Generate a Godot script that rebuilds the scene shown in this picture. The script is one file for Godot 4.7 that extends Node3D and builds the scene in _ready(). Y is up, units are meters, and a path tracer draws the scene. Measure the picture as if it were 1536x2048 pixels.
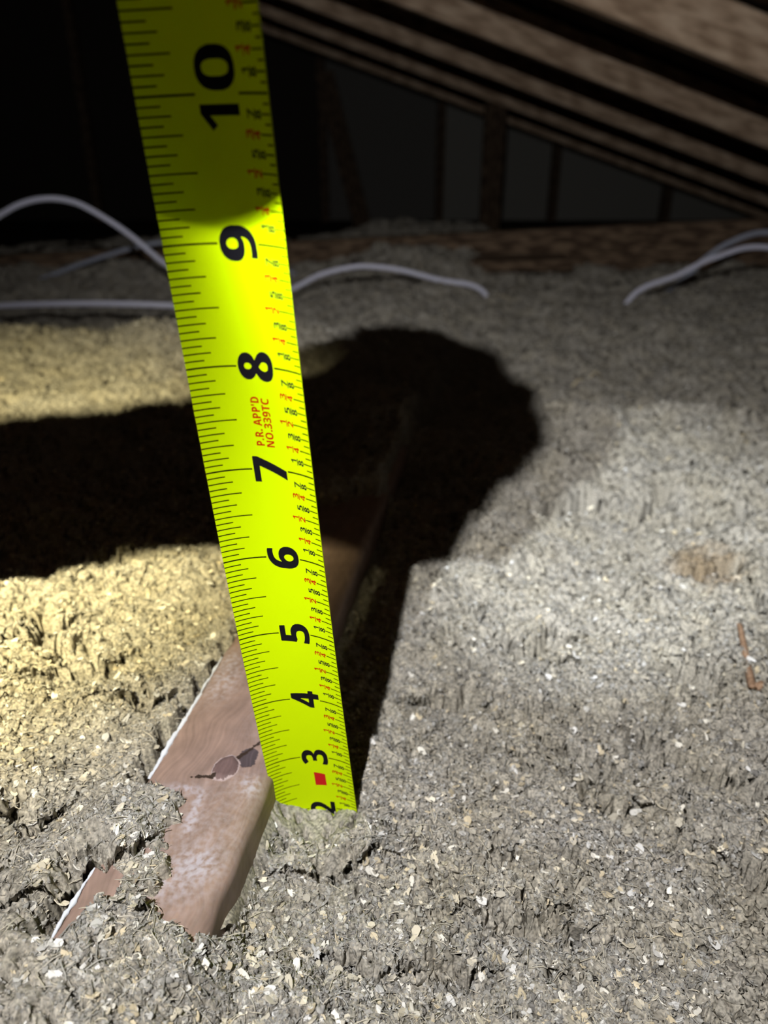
extends Node3D
# A loft at night: a steel tape stands in loose cellulose insulation beside a ceiling joist, lit by a small head torch.

const INCH := 0.0254
const LAMP := Vector3(-0.06, 0.39, 0.075)          # the torch's flood emitter
const JO := Vector3(-0.0805, 0.021, -0.1188)       # a point on the joist's upper left edge
const JD := Vector3(0.16877, 0.0, -0.98566)        # along the joist
const JN := Vector3(0.98566, 0.0, 0.16877)         # across it, to the right
const JW := 0.0365                                 # joist width

# the larger cracks in the insulation, (x, z)
const FISSURES := [
	[Vector2(0.0997, -0.3978), Vector2(0.1141, -0.4156), Vector2(0.1307, -0.4269), Vector2(0.1366, -0.4083), Vector2(0.1470, -0.3978), Vector2(0.1674, -0.4193), Vector2(0.1789, -0.4347), Vector2(0.1965, -0.4308)],
	[Vector2(0.0201, -0.2353), Vector2(0.0270, -0.2347), Vector2(0.0334, -0.2400), Vector2(0.0355, -0.2368)],
	[Vector2(0.0600, -0.2671), Vector2(0.0708, -0.2727), Vector2(0.0777, -0.2793)],
	[Vector2(0.0669, -0.2635), Vector2(0.0712, -0.2613)],
	[Vector2(0.1500, -0.3350), Vector2(0.1562, -0.3273), Vector2(0.1784, -0.3350)],
	[Vector2(0.1258, -0.2547), Vector2(0.1275, -0.2480), Vector2(0.1323, -0.2487)],
	[Vector2(0.0306, -0.1429), Vector2(0.0378, -0.1395), Vector2(0.0424, -0.1377), Vector2(0.0464, -0.1407)],
	[Vector2(0.0697, -0.2108), Vector2(0.0758, -0.2061), Vector2(0.0831, -0.2066)],
	[Vector2(0.0998, -0.2166), Vector2(0.1014, -0.2139)],
	[Vector2(-0.1389, -0.2582), Vector2(-0.1354, -0.2528)],
	[Vector2(-0.1350, -0.2407), Vector2(-0.1265, -0.2390)],
	[Vector2(-0.0887, -0.2133), Vector2(-0.0849, -0.2065)],
	[Vector2(-0.0786, -0.1458), Vector2(-0.0756, -0.1409)],
	[Vector2(-0.0826, -0.1363), Vector2(-0.0840, -0.1333)],
	[Vector2(-0.0536, -0.1294), Vector2(-0.0518, -0.1273)],
	[Vector2(0.0933, -0.2049), Vector2(0.1047, -0.2092)],
	[Vector2(0.0764, -0.1952), Vector2(0.0800, -0.1894)],
	[Vector2(-0.1340, -0.3118), Vector2(-0.1299, -0.3069)],
	[Vector2(-0.1194, -0.2234), Vector2(-0.1100, -0.2279)],
	[Vector2(0.0149, -0.1294), Vector2(0.0194, -0.1280)],
	[Vector2(0.1123, -0.1629), Vector2(0.1129, -0.1575)],
	[Vector2(0.1111, -0.1999), Vector2(0.1290, -0.1929)],
	[Vector2(-0.0192, -0.1575), Vector2(-0.0118, -0.1602)],
	[Vector2(-0.1084, -0.1617), Vector2(-0.1015, -0.1526)],
	[Vector2(-0.0092, -0.1322), Vector2(-0.0051, -0.1294)],
]

var fissure_cells := {}
var lip_cells := {}
var n_fold := FastNoiseLite.new()
var rng := RandomNumberGenerator.new()
var n_macro := FastNoiseLite.new()
var n_mid := FastNoiseLite.new()
var n_fine := FastNoiseLite.new()
var n_crack := FastNoiseLite.new()
var n_mask := FastNoiseLite.new()
var n_edge := FastNoiseLite.new()
var m_wood: StandardMaterial3D
var m_old: StandardMaterial3D


func _ready() -> void:
	rng.seed = 7
	_camera_and_light()
	_noises()
	_mark_fissures()
	_materials()
	_shell()
	_rafters()
	_gable()
	_planks()
	_joist()
	_insulation()
	_cables()
	_tape()
	_torch()
	_arm()
	_litter()


# ------------------------------------------------------------------ camera, light, exposure
func _camera_and_light() -> void:
	var at := CameraAttributesPhysical.new()
	at.frustum_focal_length = 12.0 * 1490.0 / 1024.0
	at.frustum_focus_distance = 0.195
	at.frustum_near = 0.01
	at.frustum_far = 60.0
	at.exposure_aperture = 8.0
	var cam := Camera3D.new()
	cam.name = "camera"
	cam.attributes = at
	cam.position = Vector3(0, 0.19, 0)
	cam.rotation_degrees = Vector3(-25.3, 0, 0)
	cam.fov = rad_to_deg(2.0 * atan(1024.0 / 1490.0))
	cam.near = 0.01
	cam.current = true
	add_child(cam)

	var env := Environment.new()
	env.background_mode = Environment.BG_COLOR
	env.background_color = Color(0, 0, 0)
	env.tonemap_mode = Environment.TONE_MAPPER_LINEAR
	env.tonemap_exposure = 1.0
	env.sdfgi_enabled = true
	env.ssao_enabled = true
	env.ssil_enabled = true
	var we := WorldEnvironment.new()
	we.name = "environment"
	we.environment = env
	add_child(we)

	_emitter_light("flood_light", LAMP, Vector3(0.06, 0.22, -0.9), 0.0055, 0.485, Color(0.99, 0.985, 0.985))
	_emitter_light("spot_light", LAMP + Vector3(-0.018, 0.0, 0.0), Vector3(0.125, 0.0, -0.38), 0.004, 0.48, Color(0.95, 0.98, 1.0))
	_emitter_light("added_warm_light", LAMP + Vector3(-0.038, 0.0, 0.0), Vector3(-0.225, 0.0, -0.375), 0.0055, 1.25, Color(1.0, 0.945, 0.73))  # warm lamp added to tint the left of the insulation yellow


func _emitter_light(called: String, at: Vector3, to: Vector3, size: float, energy: float, color: Color) -> void:
	var l := AreaLight3D.new()
	l.name = called
	l.area_size = Vector2(size, size)
	l.light_energy = energy
	l.light_color = color
	l.shadow_enabled = true
	l.set("area_range", 12.0)
	l.set("area_attenuation", 2.0)
	add_child(l)
	l.look_at_from_position(at, to, Vector3.UP)


# ------------------------------------------------------------------ helpers
func _noises() -> void:
	for a in [[n_macro, 11, 9.0, 2], [n_mid, 12, 42.0, 2], [n_fine, 13, 190.0, 4], [n_crack, 14, 26.0, 3], [n_mask, 15, 14.0, 2], [n_edge, 16, 120.0, 3], [n_fold, 17, 360.0, 3]]:
		var n: FastNoiseLite = a[0]
		n.noise_type = FastNoiseLite.TYPE_SIMPLEX_SMOOTH
		n.seed = a[1]
		n.frequency = a[2]
		n.fractal_type = FastNoiseLite.FRACTAL_FBM
		n.fractal_octaves = a[3]
	n_fine.fractal_gain = 0.55
	n_fine.fractal_lacunarity = 2.1


func _tex(seed_: int, freq: float, colors: Array, offs: Array, oct := 4, size := 1024, kind := FastNoiseLite.TYPE_SIMPLEX_SMOOTH) -> NoiseTexture2D:
	var n := FastNoiseLite.new()
	n.seed = seed_
	n.frequency = freq
	n.noise_type = kind
	n.fractal_octaves = oct
	var t := NoiseTexture2D.new()
	t.width = size
	t.height = size
	t.seamless = true
	t.noise = n
	if colors.size():
		var g := Gradient.new()
		g.colors = PackedColorArray(colors)
		g.offsets = PackedFloat32Array(offs)
		t.color_ramp = g
	return t


func _mat(color: Color, rough := 0.9, spec := 0.3) -> StandardMaterial3D:
	var m := StandardMaterial3D.new()
	m.albedo_color = color
	m.roughness = rough
	m.metallic_specular = spec
	return m


func _materials() -> void:
	m_wood = _mat(Color(0.95, 0.87, 0.79), 0.85)
	m_wood.albedo_texture = _tex(31, 0.012, [Color(0.74, 0.68, 0.62), Color(0.90, 0.85, 0.79), Color(1.0, 0.97, 0.92)], [0.2, 0.5, 0.8])
	m_wood.uv1_triplanar = true
	m_wood.uv1_scale = Vector3(0.9, 3.5, 3.5)
	m_old = _mat(Color(0.56, 0.49, 0.43), 0.9)
	m_old.albedo_texture = _tex(32, 0.015, [Color(0.5, 0.46, 0.42), Color(0.85, 0.82, 0.76)], [0.3, 0.75])
	m_old.uv1_triplanar = true
	m_old.uv1_scale = Vector3(1.2, 5.0, 5.0)


func _obj(called: String, mesh: Mesh, mat: Material, parent: Node = null) -> MeshInstance3D:
	var o := MeshInstance3D.new()
	o.name = called
	o.mesh = mesh
	o.material_override = mat
	o.cast_shadow = GeometryInstance3D.SHADOW_CASTING_SETTING_DOUBLE_SIDED
	(parent if parent else self).add_child(o, true)
	return o


func _thing(called: String, label: String, category: String, at := Vector3.ZERO, group := "") -> Node3D:
	var o := Node3D.new()
	o.name = called
	o.position = at
	add_child(o, true)
	_tag(o, label, category, group)
	return o


func _tag(o: Node, label: String, category: String, group := "", kind := "") -> void:
	o.set_meta("label", label)
	o.set_meta("category", category)
	if group:
		o.set_meta("group", group)
	if kind:
		o.set_meta("kind", kind)


# a board: box with chamfered long edges, centred, its length along local x
func _board(l: float, h: float, w: float, c := 0.002) -> ArrayMesh:
	var st := SurfaceTool.new()
	st.begin(Mesh.PRIMITIVE_TRIANGLES)
	var y := h / 2.0
	var z := w / 2.0
	var p := [Vector2(-y, -z + c), Vector2(-y, z - c), Vector2(-y + c, z), Vector2(y - c, z), Vector2(y, z - c), Vector2(y, -z + c), Vector2(y - c, -z), Vector2(-y + c, -z)]
	st.set_smooth_group(-1)
	var k := p.size()
	for i in k:
		var a: Vector2 = p[i]
		var b: Vector2 = p[(i + 1) % k]
		_quad(st, Vector3(-l / 2, a.x, a.y), Vector3(l / 2, a.x, a.y), Vector3(l / 2, b.x, b.y), Vector3(-l / 2, b.x, b.y))
	for s in [-1, 1]:
		for i in range(1, k - 1):
			var t := [p[0], p[i], p[i + 1]]
			if s > 0:
				t.reverse()
			for q in t:
				st.add_vertex(Vector3(s * l / 2, q.x, q.y))
	st.generate_normals()
	return st.commit()


func _quad(st: SurfaceTool, a: Vector3, b: Vector3, c: Vector3, d: Vector3) -> void:
	for v in [a, b, c, a, c, d]:
		st.add_vertex(v)


# a swept round tube
func _tube(pts: PackedVector3Array, radii: PackedFloat32Array, sides := 12, flat := 1.0) -> ArrayMesh:
	var v := PackedVector3Array()
	var nn := PackedVector3Array()
	var idx := PackedInt32Array()
	var up := Vector3.UP
	for i in pts.size():
		var t := (pts[mini(i + 1, pts.size() - 1)] - pts[maxi(i - 1, 0)]).normalized()
		var side := t.cross(up).normalized()
		if side.length() < 0.5:
			side = t.cross(Vector3.RIGHT).normalized()
		var u := side.cross(t).normalized()
		for k in sides:
			var a := TAU * k / sides
			var d := side * cos(a) * flat + u * sin(a)
			v.append(pts[i] + d * radii[i])
			nn.append(d.normalized())
	for i in pts.size() - 1:
		for k in sides:
			var a := i * sides + k
			var b := i * sides + (k + 1) % sides
			idx.append_array([a, b, b + sides, a, b + sides, a + sides])
	for e in [0, pts.size() - 1]:
		v.append(pts[e])
		nn.append((pts[e] - pts[1 if e == 0 else e - 1]).normalized())
		var c := v.size() - 1
		for k in sides:
			var a: int = e * sides + k
			var b: int = e * sides + (k + 1) % sides
			if e == 0:
				idx.append_array([c, b, a])
			else:
				idx.append_array([c, a, b])
	return _mesh(v, nn, idx)


func _mesh(v: PackedVector3Array, nn: PackedVector3Array, idx: PackedInt32Array, uv := PackedVector2Array(), col := PackedColorArray()) -> ArrayMesh:
	var a := []
	a.resize(Mesh.ARRAY_MAX)
	a[Mesh.ARRAY_VERTEX] = v
	a[Mesh.ARRAY_NORMAL] = nn
	a[Mesh.ARRAY_INDEX] = idx
	if uv.size():
		a[Mesh.ARRAY_TEX_UV] = uv
	if col.size():
		a[Mesh.ARRAY_COLOR] = col
	var m := ArrayMesh.new()
	m.add_surface_from_arrays(Mesh.PRIMITIVE_TRIANGLES, a)
	return m


func _curve(pts: Array, step: float) -> PackedVector3Array:
	var c := Curve3D.new()
	c.bake_interval = step
	for i in pts.size():
		var t: Vector3 = (pts[mini(i + 1, pts.size() - 1)] - pts[maxi(i - 1, 0)]) / 6.0
		c.add_point(pts[i], -t, t)
	return c.get_baked_points()


# ------------------------------------------------------------------ the loft's shell
func _roof_y(x: float) -> float:      # underside of the rafters
	return 0.53 - 0.325 * x


func _shell() -> void:
	var dark := _mat(Color(0.33, 0.29, 0.25), 0.95)
	dark.albedo_texture = _tex(33, 0.02, [Color(0.6, 0.55, 0.5), Color(1, 0.95, 0.9)], [0.3, 0.8])
	dark.uv1_triplanar = true
	dark.uv1_scale = Vector3(0.7, 0.7, 0.7)
	var ang := atan(0.325)
	# roof deck, right slope and left slope, in sheets
	for s in [[1, "roof_right"], [-1, "roof_left"]]:
		var root := Node3D.new()
		root.name = s[1]
		add_child(root, true)
		root.set_meta("kind", "structure")
		var ridge := Vector3(-1.8, _roof_y(-1.8) + 0.11, 0)
		var z := 1.45
		for i in 5:
			var sheet := _board(4.2, 0.018, 1.215, 0.001)
			var o := _obj("roof_sheet", sheet, dark, root)
			o.rotation.z = -ang * s[0]
			o.position = ridge + Vector3(cos(ang) * 2.1 * s[0], -sin(ang) * 2.1, z - 0.61 - i * 1.22)
	# the plasterboard ceiling of the room below is this loft's floor
	var fl := _obj("floor", _board(8.4, 0.02, 6.2), dark)
	fl.position = Vector3(-1.8, -0.115, -1.55)
	fl.set_meta("kind", "structure")
	for s in [[-1, "wall_left"], [1, "wall_right"]]:
		var w := _obj(s[1], _board(0.05, 0.5, 6.2), dark)
		w.position = Vector3(-1.8 + s[0] * 4.0, 0.1, -1.55)
		w.set_meta("kind", "structure")
	var wb := _obj("wall_back", _board(8.2, 2.2, 0.05), dark)
	wb.position = Vector3(-1.8, 0.6, 1.47)
	wb.set_meta("kind", "structure")


func _rafters() -> void:
	var ang := atan(0.325)
	var words := ["nearest sloping roof rafter, brightest brown, across the upper right corner", "second sloping roof rafter, its pale lower strip mottled with light", "third sloping roof rafter, a thin dim brown strip behind the mottled one", "fourth sloping roof rafter, a faint short strip above the dark gable", "farthest sloping roof rafter, barely lit, next to the gable end"]
	for i in 5:
		var z := -1.5 - 0.6 * i
		var t := _thing("roof_rafter", words[i], "rafter", Vector3(0.2, _roof_y(0.2), z), "sloping rafters under the roof deck")
		var b := _obj("beam", _board(3.9, 0.085, 0.038, 0.003), m_wood, t)
		b.rotation.z = -ang
		b.position = Vector3(0.0, 0.0425 / cos(ang), 0)
		# the web that drops from it to the joists
		if i >= 3:
			var web := _obj("web_strut", _board(1.0, 0.085, 0.036, 0.003), m_old, t)
			web.rotation.z = PI / 2.0 - (0.0 if i == 3 else -0.25)
			web.position = Vector3(0.24 if i == 3 else -0.35, -0.40, -0.038)


func _gable() -> void:
	var w := Node3D.new()
	w.name = "wall_far"
	add_child(w)
	w.set_meta("kind", "structure")
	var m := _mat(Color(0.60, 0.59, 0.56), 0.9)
	var m_half_shade := _mat(Color(0.46, 0.45, 0.43), 0.9)
	var m_shade := _mat(Color(0.24, 0.22, 0.20), 0.95)
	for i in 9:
		var p := _obj("panel", _board(0.585, 2.4, 0.03, 0.004), m if i >= 5 else (m_half_shade if i == 4 else m_shade), w)  # panel colours carry the shade that deepens towards the left
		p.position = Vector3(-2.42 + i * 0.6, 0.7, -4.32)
	for i in 9:
		var s := _obj("stud", _board(2.4, 0.04, 0.07, 0.002), m_old, w)
		s.rotation.z = PI / 2
		s.position = Vector3(-2.72 + i * 0.6 + 0.61, 0.7, -4.26)


func _planks() -> void:
	var t := _thing("eaves_timber", "long brown timber on edge closing the insulation off at the back", "timber", Vector3(0.25, 0.0, -1.5))
	var b := _obj("timber", _board(3.4, 0.14, 0.04, 0.004), m_old, t)
	b.rotation.z = 0.045
	b.position = Vector3(0, 0.0, 0)
	var u := _thing("loose_board", "narrow weathered board half buried in front of the long brown timber", "board", Vector3(0.16, 0.0, -1.42))
	var c := _obj("board", _board(0.40, 0.02, 0.07, 0.003), m_old, u)
	c.rotation = Vector3(0.06, 0.10, 0.015)
	c.position = Vector3(-0.02, 0.017, 0)


# ------------------------------------------------------------------ the joist
func _joist() -> void:
	var w := 1536
	var h := 320
	var bytes := PackedByteArray()
	bytes.resize(w * h * 3)
	var g1 := FastNoiseLite.new()
	g1.seed = 51
	g1.frequency = 1.0
	g1.fractal_octaves = 3
	var g2 := FastNoiseLite.new()
	g2.seed = 52
	g2.frequency = 1.0
	g2.fractal_octaves = 4
	var base := Color(0.55, 0.46, 0.415)
	var patches := [[0.0384, 0.0194, 0.004, 0.0016, 0.8], [0.044, 0.0185, 0.006, 0.0012, 0.7], [0.049, 0.013, 0.002, 0.006, 0.55], [0.0246, 0.0267, 0.005, 0.0055, 0.75], [0.0538, 0.0318, 0.004, 0.004, 0.55],
		[0.018, 0.022, 0.006, 0.008, 0.4], [0.1, 0.006, 0.012, 0.006, 0.5], [0.112, 0.004, 0.006, 0.004, 0.45], [0.034, 0.026, 0.02, 0.014, 0.22], [0.085, 0.03, 0.02, 0.01, 0.12], [0.035, 0.006, 0.006, 0.006, 0.3]]
	for y in h:
		var b := -0.02 + 0.08 * y / h
		for x in w:
			var a := -0.06 + 0.36 * x / w
			var warp := g1.get_noise_2d(a * 30.0, b * 30.0) * 0.004
			var kd := Vector2((a - 0.0595) / 0.0085, (b - 0.0227) / 0.0062).length()
			var bend := 0.004 * exp(-kd * kd * 0.25) * signf(b - 0.0227)
			var grain := g2.get_noise_2d(a * 22.0, (b + warp - bend) * 700.0)
			var c := base * (1.0 + 0.10 * grain + 0.10 * g1.get_noise_2d(a * 90.0, b * 160.0))
			var n := g1.get_noise_2d(a * 420.0, b * 420.0)
			for p in patches:
				var q := Vector2((a - p[0]) / p[2], (b - p[1]) / p[3]).length_squared()
				if q < 6.0:
					c = c.lerp(Color(0.69, 0.66, 0.69), clampf(p[4] * exp(-q) * (1.0 + 1.8 * n), 0.0, 0.9))
			# the knot, its pale rim and the bark beside it
			var kk := Vector2((a - 0.0590) / 0.0052, (b - 0.0222) / 0.0040).length() + 0.12 * n
			if kk < 0.9:
				c = Color(0.42, 0.34, 0.33) * (1.0 + 0.12 * grain)
			elif kk < 1.06:
				c = Color(0.66, 0.59, 0.58)
			var bk := Vector2((a - 0.0645) / 0.0042, (b - 0.0272) / 0.0030).length() + 0.2 * n
			if bk < 1.0 and kk >= 1.06:
				c = Color(0.30, 0.26, 0.27) * (1.0 + 0.2 * grain)
			# the two drying cracks that leave it
			for e in [[0.064, 0.0245, 0.0725, 0.0295], [0.0555, 0.0195, 0.0535, 0.0135]]:
				var s := Vector2(e[0], e[1])
				var d := Vector2(e[2], e[3]) - s
				var t := clampf((Vector2(a, b) - s).dot(d) / d.length_squared(), 0.0, 1.0)
				var r := (Vector2(a, b) - s - d * t).length() + 0.0006 * n
				if r < 0.0006 * (1.2 - t * 0.7):
					c = Color(0.20, 0.15, 0.12)
			var i := (y * w + x) * 3
			bytes[i] = clampi(int(c.r * 255.0), 0, 255)
			bytes[i + 1] = clampi(int(c.g * 255.0), 0, 255)
			bytes[i + 2] = clampi(int(c.b * 255.0), 0, 255)
	var m := _mat(Color.WHITE, 0.62, 0.45)
	m.albedo_texture = ImageTexture.create_from_image(Image.create_from_data(w, h, false, Image.FORMAT_RGB8, bytes))
	m.texture_repeat = false
	m.heightmap_enabled = true
	m.heightmap_scale = 0.04
	m.heightmap_texture = m.albedo_texture

	var root := _thing("ceiling_joist", "pinkish brown ceiling joist with a round knot, half buried left of the tape", "joist", JO)
	var prof := []           # (b, y) round the section, clockwise seen from the front
	for e in [[0.0, 0.0, 0.0022, 180.0], [JW, 0.0, 0.005, 90.0], [JW, -0.089, 0.003, 0.0], [0.0, -0.089, 0.003, -90.0]]:
		var r: float = e[2]
		var cx: float = e[0] + (r if e[0] == 0.0 else -r)
		var cy: float = e[1] + (-r if e[1] == 0.0 else r)
		for k in 6:
			var q := deg_to_rad(e[3] - 90.0 * k / 5.0)
			prof.append(Vector2(cx + cos(q) * r, cy + sin(q) * r))
	# extra points across the top so that it can be uneven
	var full := []
	for i in prof.size():
		full.append(prof[i])
		if i == 5:
			for k in range(1, 12):
				full.append(prof[5].lerp(prof[6], k / 12.0))
	var v := PackedVector3Array()
	var uv := PackedVector2Array()
	var idx := PackedInt32Array()
	var rows := 160
	var np := full.size()
	for i in rows + 1:
		var a := -0.16 + 0.56 * i / rows
		for k in np:
			var q: Vector2 = full[k]
			var dy := n_edge.get_noise_2d(a * 0.35, q.x * 0.9) * 0.0009
			var db := n_edge.get_noise_2d(a * 0.5 + 3.0, q.y * 0.3) * 0.0006
			v.append(JD * a + JN * (q.x + db) + Vector3.UP * (q.y + dy))
			uv.append(Vector2((a + 0.06) / 0.36, (q.x + q.y * 0.3 * signf(q.x - JW * 0.5) * -1.0 + 0.02) / 0.08))
	for i in rows:
		for k in np:
			var a := i * np + k
			var b := i * np + (k + 1) % np
			idx.append_array([a, a + np, b + np, a, b + np, b])
	var nn := _normals(v, idx)
	_obj("timber", _mesh(v, nn, idx, uv), m, root)
	# the raised knot
	var kv := PackedVector3Array()
	var kuv := PackedVector2Array()
	var kidx := PackedInt32Array()
	for r in 5:
		for k in 24:
			var q := TAU * k / 24.0
			var f := r / 4.0
			var jag := 1.0 + 0.07 * sin(q * 3.0 + 1.0) + 0.04 * sin(q * 7.0)
			var a := 0.0590 + cos(q) * 0.0054 * f * jag
			var b := 0.0222 + sin(q) * 0.0041 * f * jag
			var y := 0.0009 * (1.0 - pow(f, 4.0)) + 0.0005 * exp(-pow((f - 0.8) * 6.0, 2.0))
			kv.append(JD * a + JN * b + Vector3.UP * (y - 0.0002))
			kuv.append(Vector2((a + 0.06) / 0.36, (b + 0.02) / 0.08))
	for r in 4:
		for k in 24:
			var a := r * 24 + k
			var b := r * 24 + (k + 1) % 24
			kidx.append_array([a, b, b + 24, a, b + 24, a + 24])
	var kn := _obj("knot", _mesh(kv, _normals(kv, kidx), kidx, kuv), m, root)
	kn.set_meta("label", "dark round knot with a pale rim")
	# splintered edges where the saw tore the arris, the light they catch painted pale
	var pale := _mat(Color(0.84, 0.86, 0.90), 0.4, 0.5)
	for e in [[0.0515, 0.092, 0.0011], [0.092, 0.113, 0.0006], [-0.002, 0.0195, 0.0008]]:
		var pts := PackedVector3Array()
		var rad := PackedFloat32Array()
		var steps := 40
		for i in steps + 1:
			var f := float(i) / steps
			var a: float = lerpf(e[0], e[1], f)
			pts.append(JD * a + JN * (0.0006 + 0.0004 * n_edge.get_noise_2d(a * 0.8, 1.0)) + Vector3.UP * (0.0 + 0.0002 * n_edge.get_noise_2d(a * 0.8, 5.0) - e[2] * 0.45))
			rad.append(e[2] * (0.25 + 0.75 * pow(sin(PI * clampf(f, 0.02, 0.98)), 0.4)) * (0.8 + 0.7 * n_edge.get_noise_2d(a * 2.0, 9.0)))
		var sp := _obj("edge_splinter", _tube(pts, rad, 8), pale, root)
		sp.set_meta("label", "splintered edge with its highlight painted pale")


func _normals(v: PackedVector3Array, idx: PackedInt32Array) -> PackedVector3Array:
	var nn := PackedVector3Array()
	nn.resize(v.size())
	for i in range(0, idx.size(), 3):
		var a := v[idx[i]]
		var f := (v[idx[i + 2]] - a).cross(v[idx[i + 1]] - a)
		nn[idx[i]] += f
		nn[idx[i + 1]] += f
		nn[idx[i + 2]] += f
	for i in nn.size():
		nn[i] = nn[i].normalized()
	return nn


# ------------------------------------------------------------------ the insulation
func _bare(a: float, b: float) -> float:     # 1 where the joist's top is swept clear
	if a < -0.02 or a > 0.30 or b < -0.012 or b > JW + 0.012:
		return 0.0
	var e := n_edge.get_noise_2d(a, b)
	var left := 0.0165
	if a < 0.036:
		left = 0.0175 + 0.003 * sin(a * 330.0)
	elif a < 0.051:
		left = lerpf(0.0165, -0.006, smoothstep(0.044, 0.052, a))
	elif a < 0.125:
		left = -0.004
	else:
		left = -0.004 + (a - 0.125) * 0.22
	var m := smoothstep(-0.0025, 0.0025, b - left + e * 0.0045)
	m *= smoothstep(-0.003, 0.003, a - 0.0115 + (b - 0.018) * 0.16 + e * 0.006) * (1.0 - smoothstep(0.235, 0.26, a + e * 0.02))
	var corner := smoothstep(-0.002, 0.002, 0.0075 - b - (0.008 - a) * 0.1 + e * 0.004) * smoothstep(-0.002, 0.004, a + 0.004 + e * 0.004) * (1.0 - smoothstep(0.016, 0.021, a + e * 0.004))
	return clampf(maxf(m, corner * smoothstep(-0.007, -0.003, b + e * 0.003)), 0.0, 1.0) * (1.0 - smoothstep(JW - 0.0015, JW + 0.0035, b))


func _crack(x: float, z: float, a: float, b: float) -> float:     # 0 outside the fissures, 1 in their depth
	var deep := 0.0
	var key := Vector2i(int(floor(x * 100.0)), int(floor(z * 100.0)))
	if fissure_cells.has(key):
		var e := n_edge.get_noise_2d(x, z)
		var e2 := n_edge.get_noise_2d(x * 0.5 + 7.0, z * 0.5)
		var p := Vector2(x + 0.0035 * e2, z + 0.0035 * e)
		for s in fissure_cells[key]:
			var d := p.distance_to(Geometry2D.get_closest_point_to_segment(p, s[0], s[1]))
			var w: float = 0.0042 - 0.0045 * z + 0.0022 * e2
			deep = maxf(deep, (1.2 - 1.4 * z) * smoothstep(w, w * 0.5, d))
	if deep > 0.0:
		return deep
	if b > -0.055 and b < JW + 0.03 and a > -0.06 and a < 0.3:
		return 0.0
	var cr := absf(n_crack.get_noise_2d(x, z * 1.5))
	if cr > 0.075:
		return 0.0
	var mk := n_mask.get_noise_2d(x + 5.0, z)
	return minf(1.0, 2.0 * (1.0 - cr / 0.075)) * smoothstep(0.02, 0.14, mk)


func _ground(x: float, z: float) -> float:
	var dx := x - JO.x
	var dz := z - JO.z
	var a := dx * JD.x + dz * JD.z
	var b := dx * JN.x + dz * JN.z
	var y := n_macro.get_noise_2d(x, z) * 0.014 + n_mid.get_noise_2d(x, z) * 0.0055
	var fine := n_fine.get_noise_2d(x, z)
	y += fine * 0.0062 - absf(fine) * 0.0040
	y -= 0.0085 * _crack(x, z, a, b)
	if fine < -0.30:
		y -= (-0.30 - fine) * 0.035
	var near := exp(-(x * x + (z + 0.17) * (z + 0.17)) / 0.016)
	y *= (1.0 - 0.45 * near) * (1.0 - 0.6 * exp(-((x + 0.09) * (x + 0.09) + (z + 0.15) * (z + 0.15)) / 0.003))
	# lie of the land: higher left of the joist and over it, lower by the tape
	var lie := lerpf(0.021, 0.0, smoothstep(-0.005, 0.052, b))
	var front := 1.0 - smoothstep(-0.005, 0.03, a)
	var over := smoothstep(-0.03, 0.0, b) * (1.0 - smoothstep(JW - 0.006, JW + 0.001 + 0.02 * front, b))
	lie = lerpf(lie, 0.0255 + 0.004 * front, over * (1.0 - smoothstep(0.10, 0.16, a)))
	lie = lerpf(lie, 0.018, front * smoothstep(JW - 0.002, JW + 0.02, b) * (1.0 - smoothstep(JW + 0.005, JW + 0.06, b)))
	lie = lerpf(lie, 0.027, over * smoothstep(0.24, 0.29, a) * (1.0 - smoothstep(0.5, 0.9, a)))
	lie -= 0.0065 * exp(-(pow((a - 0.064) / 0.02, 2.0) + pow((b - 0.045) / 0.012, 2.0)))
	# bank that falls away past half a metre, then the hollow where the cables run
	var zz := z + 0.03 * sin(x * 9.0) - 0.02
	lie += 0.014 * exp(-pow((zz + 0.53) / 0.10, 2.0)) * smoothstep(-0.1, 0.12, x)
	lie -= (0.027 * smoothstep(-0.55, -0.63, zz) - 0.020 * smoothstep(-0.75, -1.15, z)) * smoothstep(-0.12, 0.10, x)
	lie += 0.011 * exp(-pow((z + 0.79 + 0.22 * x) / 0.10, 2.0)) * (1.0 - smoothstep(-0.12, 0.10, x))
	lie -= (0.003 + 0.029 * smoothstep(0.1, -0.15, x)) * smoothstep(-0.82 - 0.18 * x, -0.98, z) + 0.018 * smoothstep(-0.92, -1.00, z) * smoothstep(-0.1, -0.3, x)
	lie += (0.024 + 0.012 * smoothstep(0.1, -0.15, x)) * smoothstep(-1.26, -1.46, z) * (1.05 + 0.7 * n_macro.get_noise_2d(x * 0.3, 4.0))
	y += lie
	var bare := _bare(a, b)
	if bare > 0.0:
		y = lerpf(y, 0.008, bare)
	# nothing stands higher than the left arris where that arris shows
	if b < 0.003 and b > -0.02 and a > 0.045 and a < 0.14:
		y = minf(y, 0.0205 + (0.003 - b) * 0.12)
	return y


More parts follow.
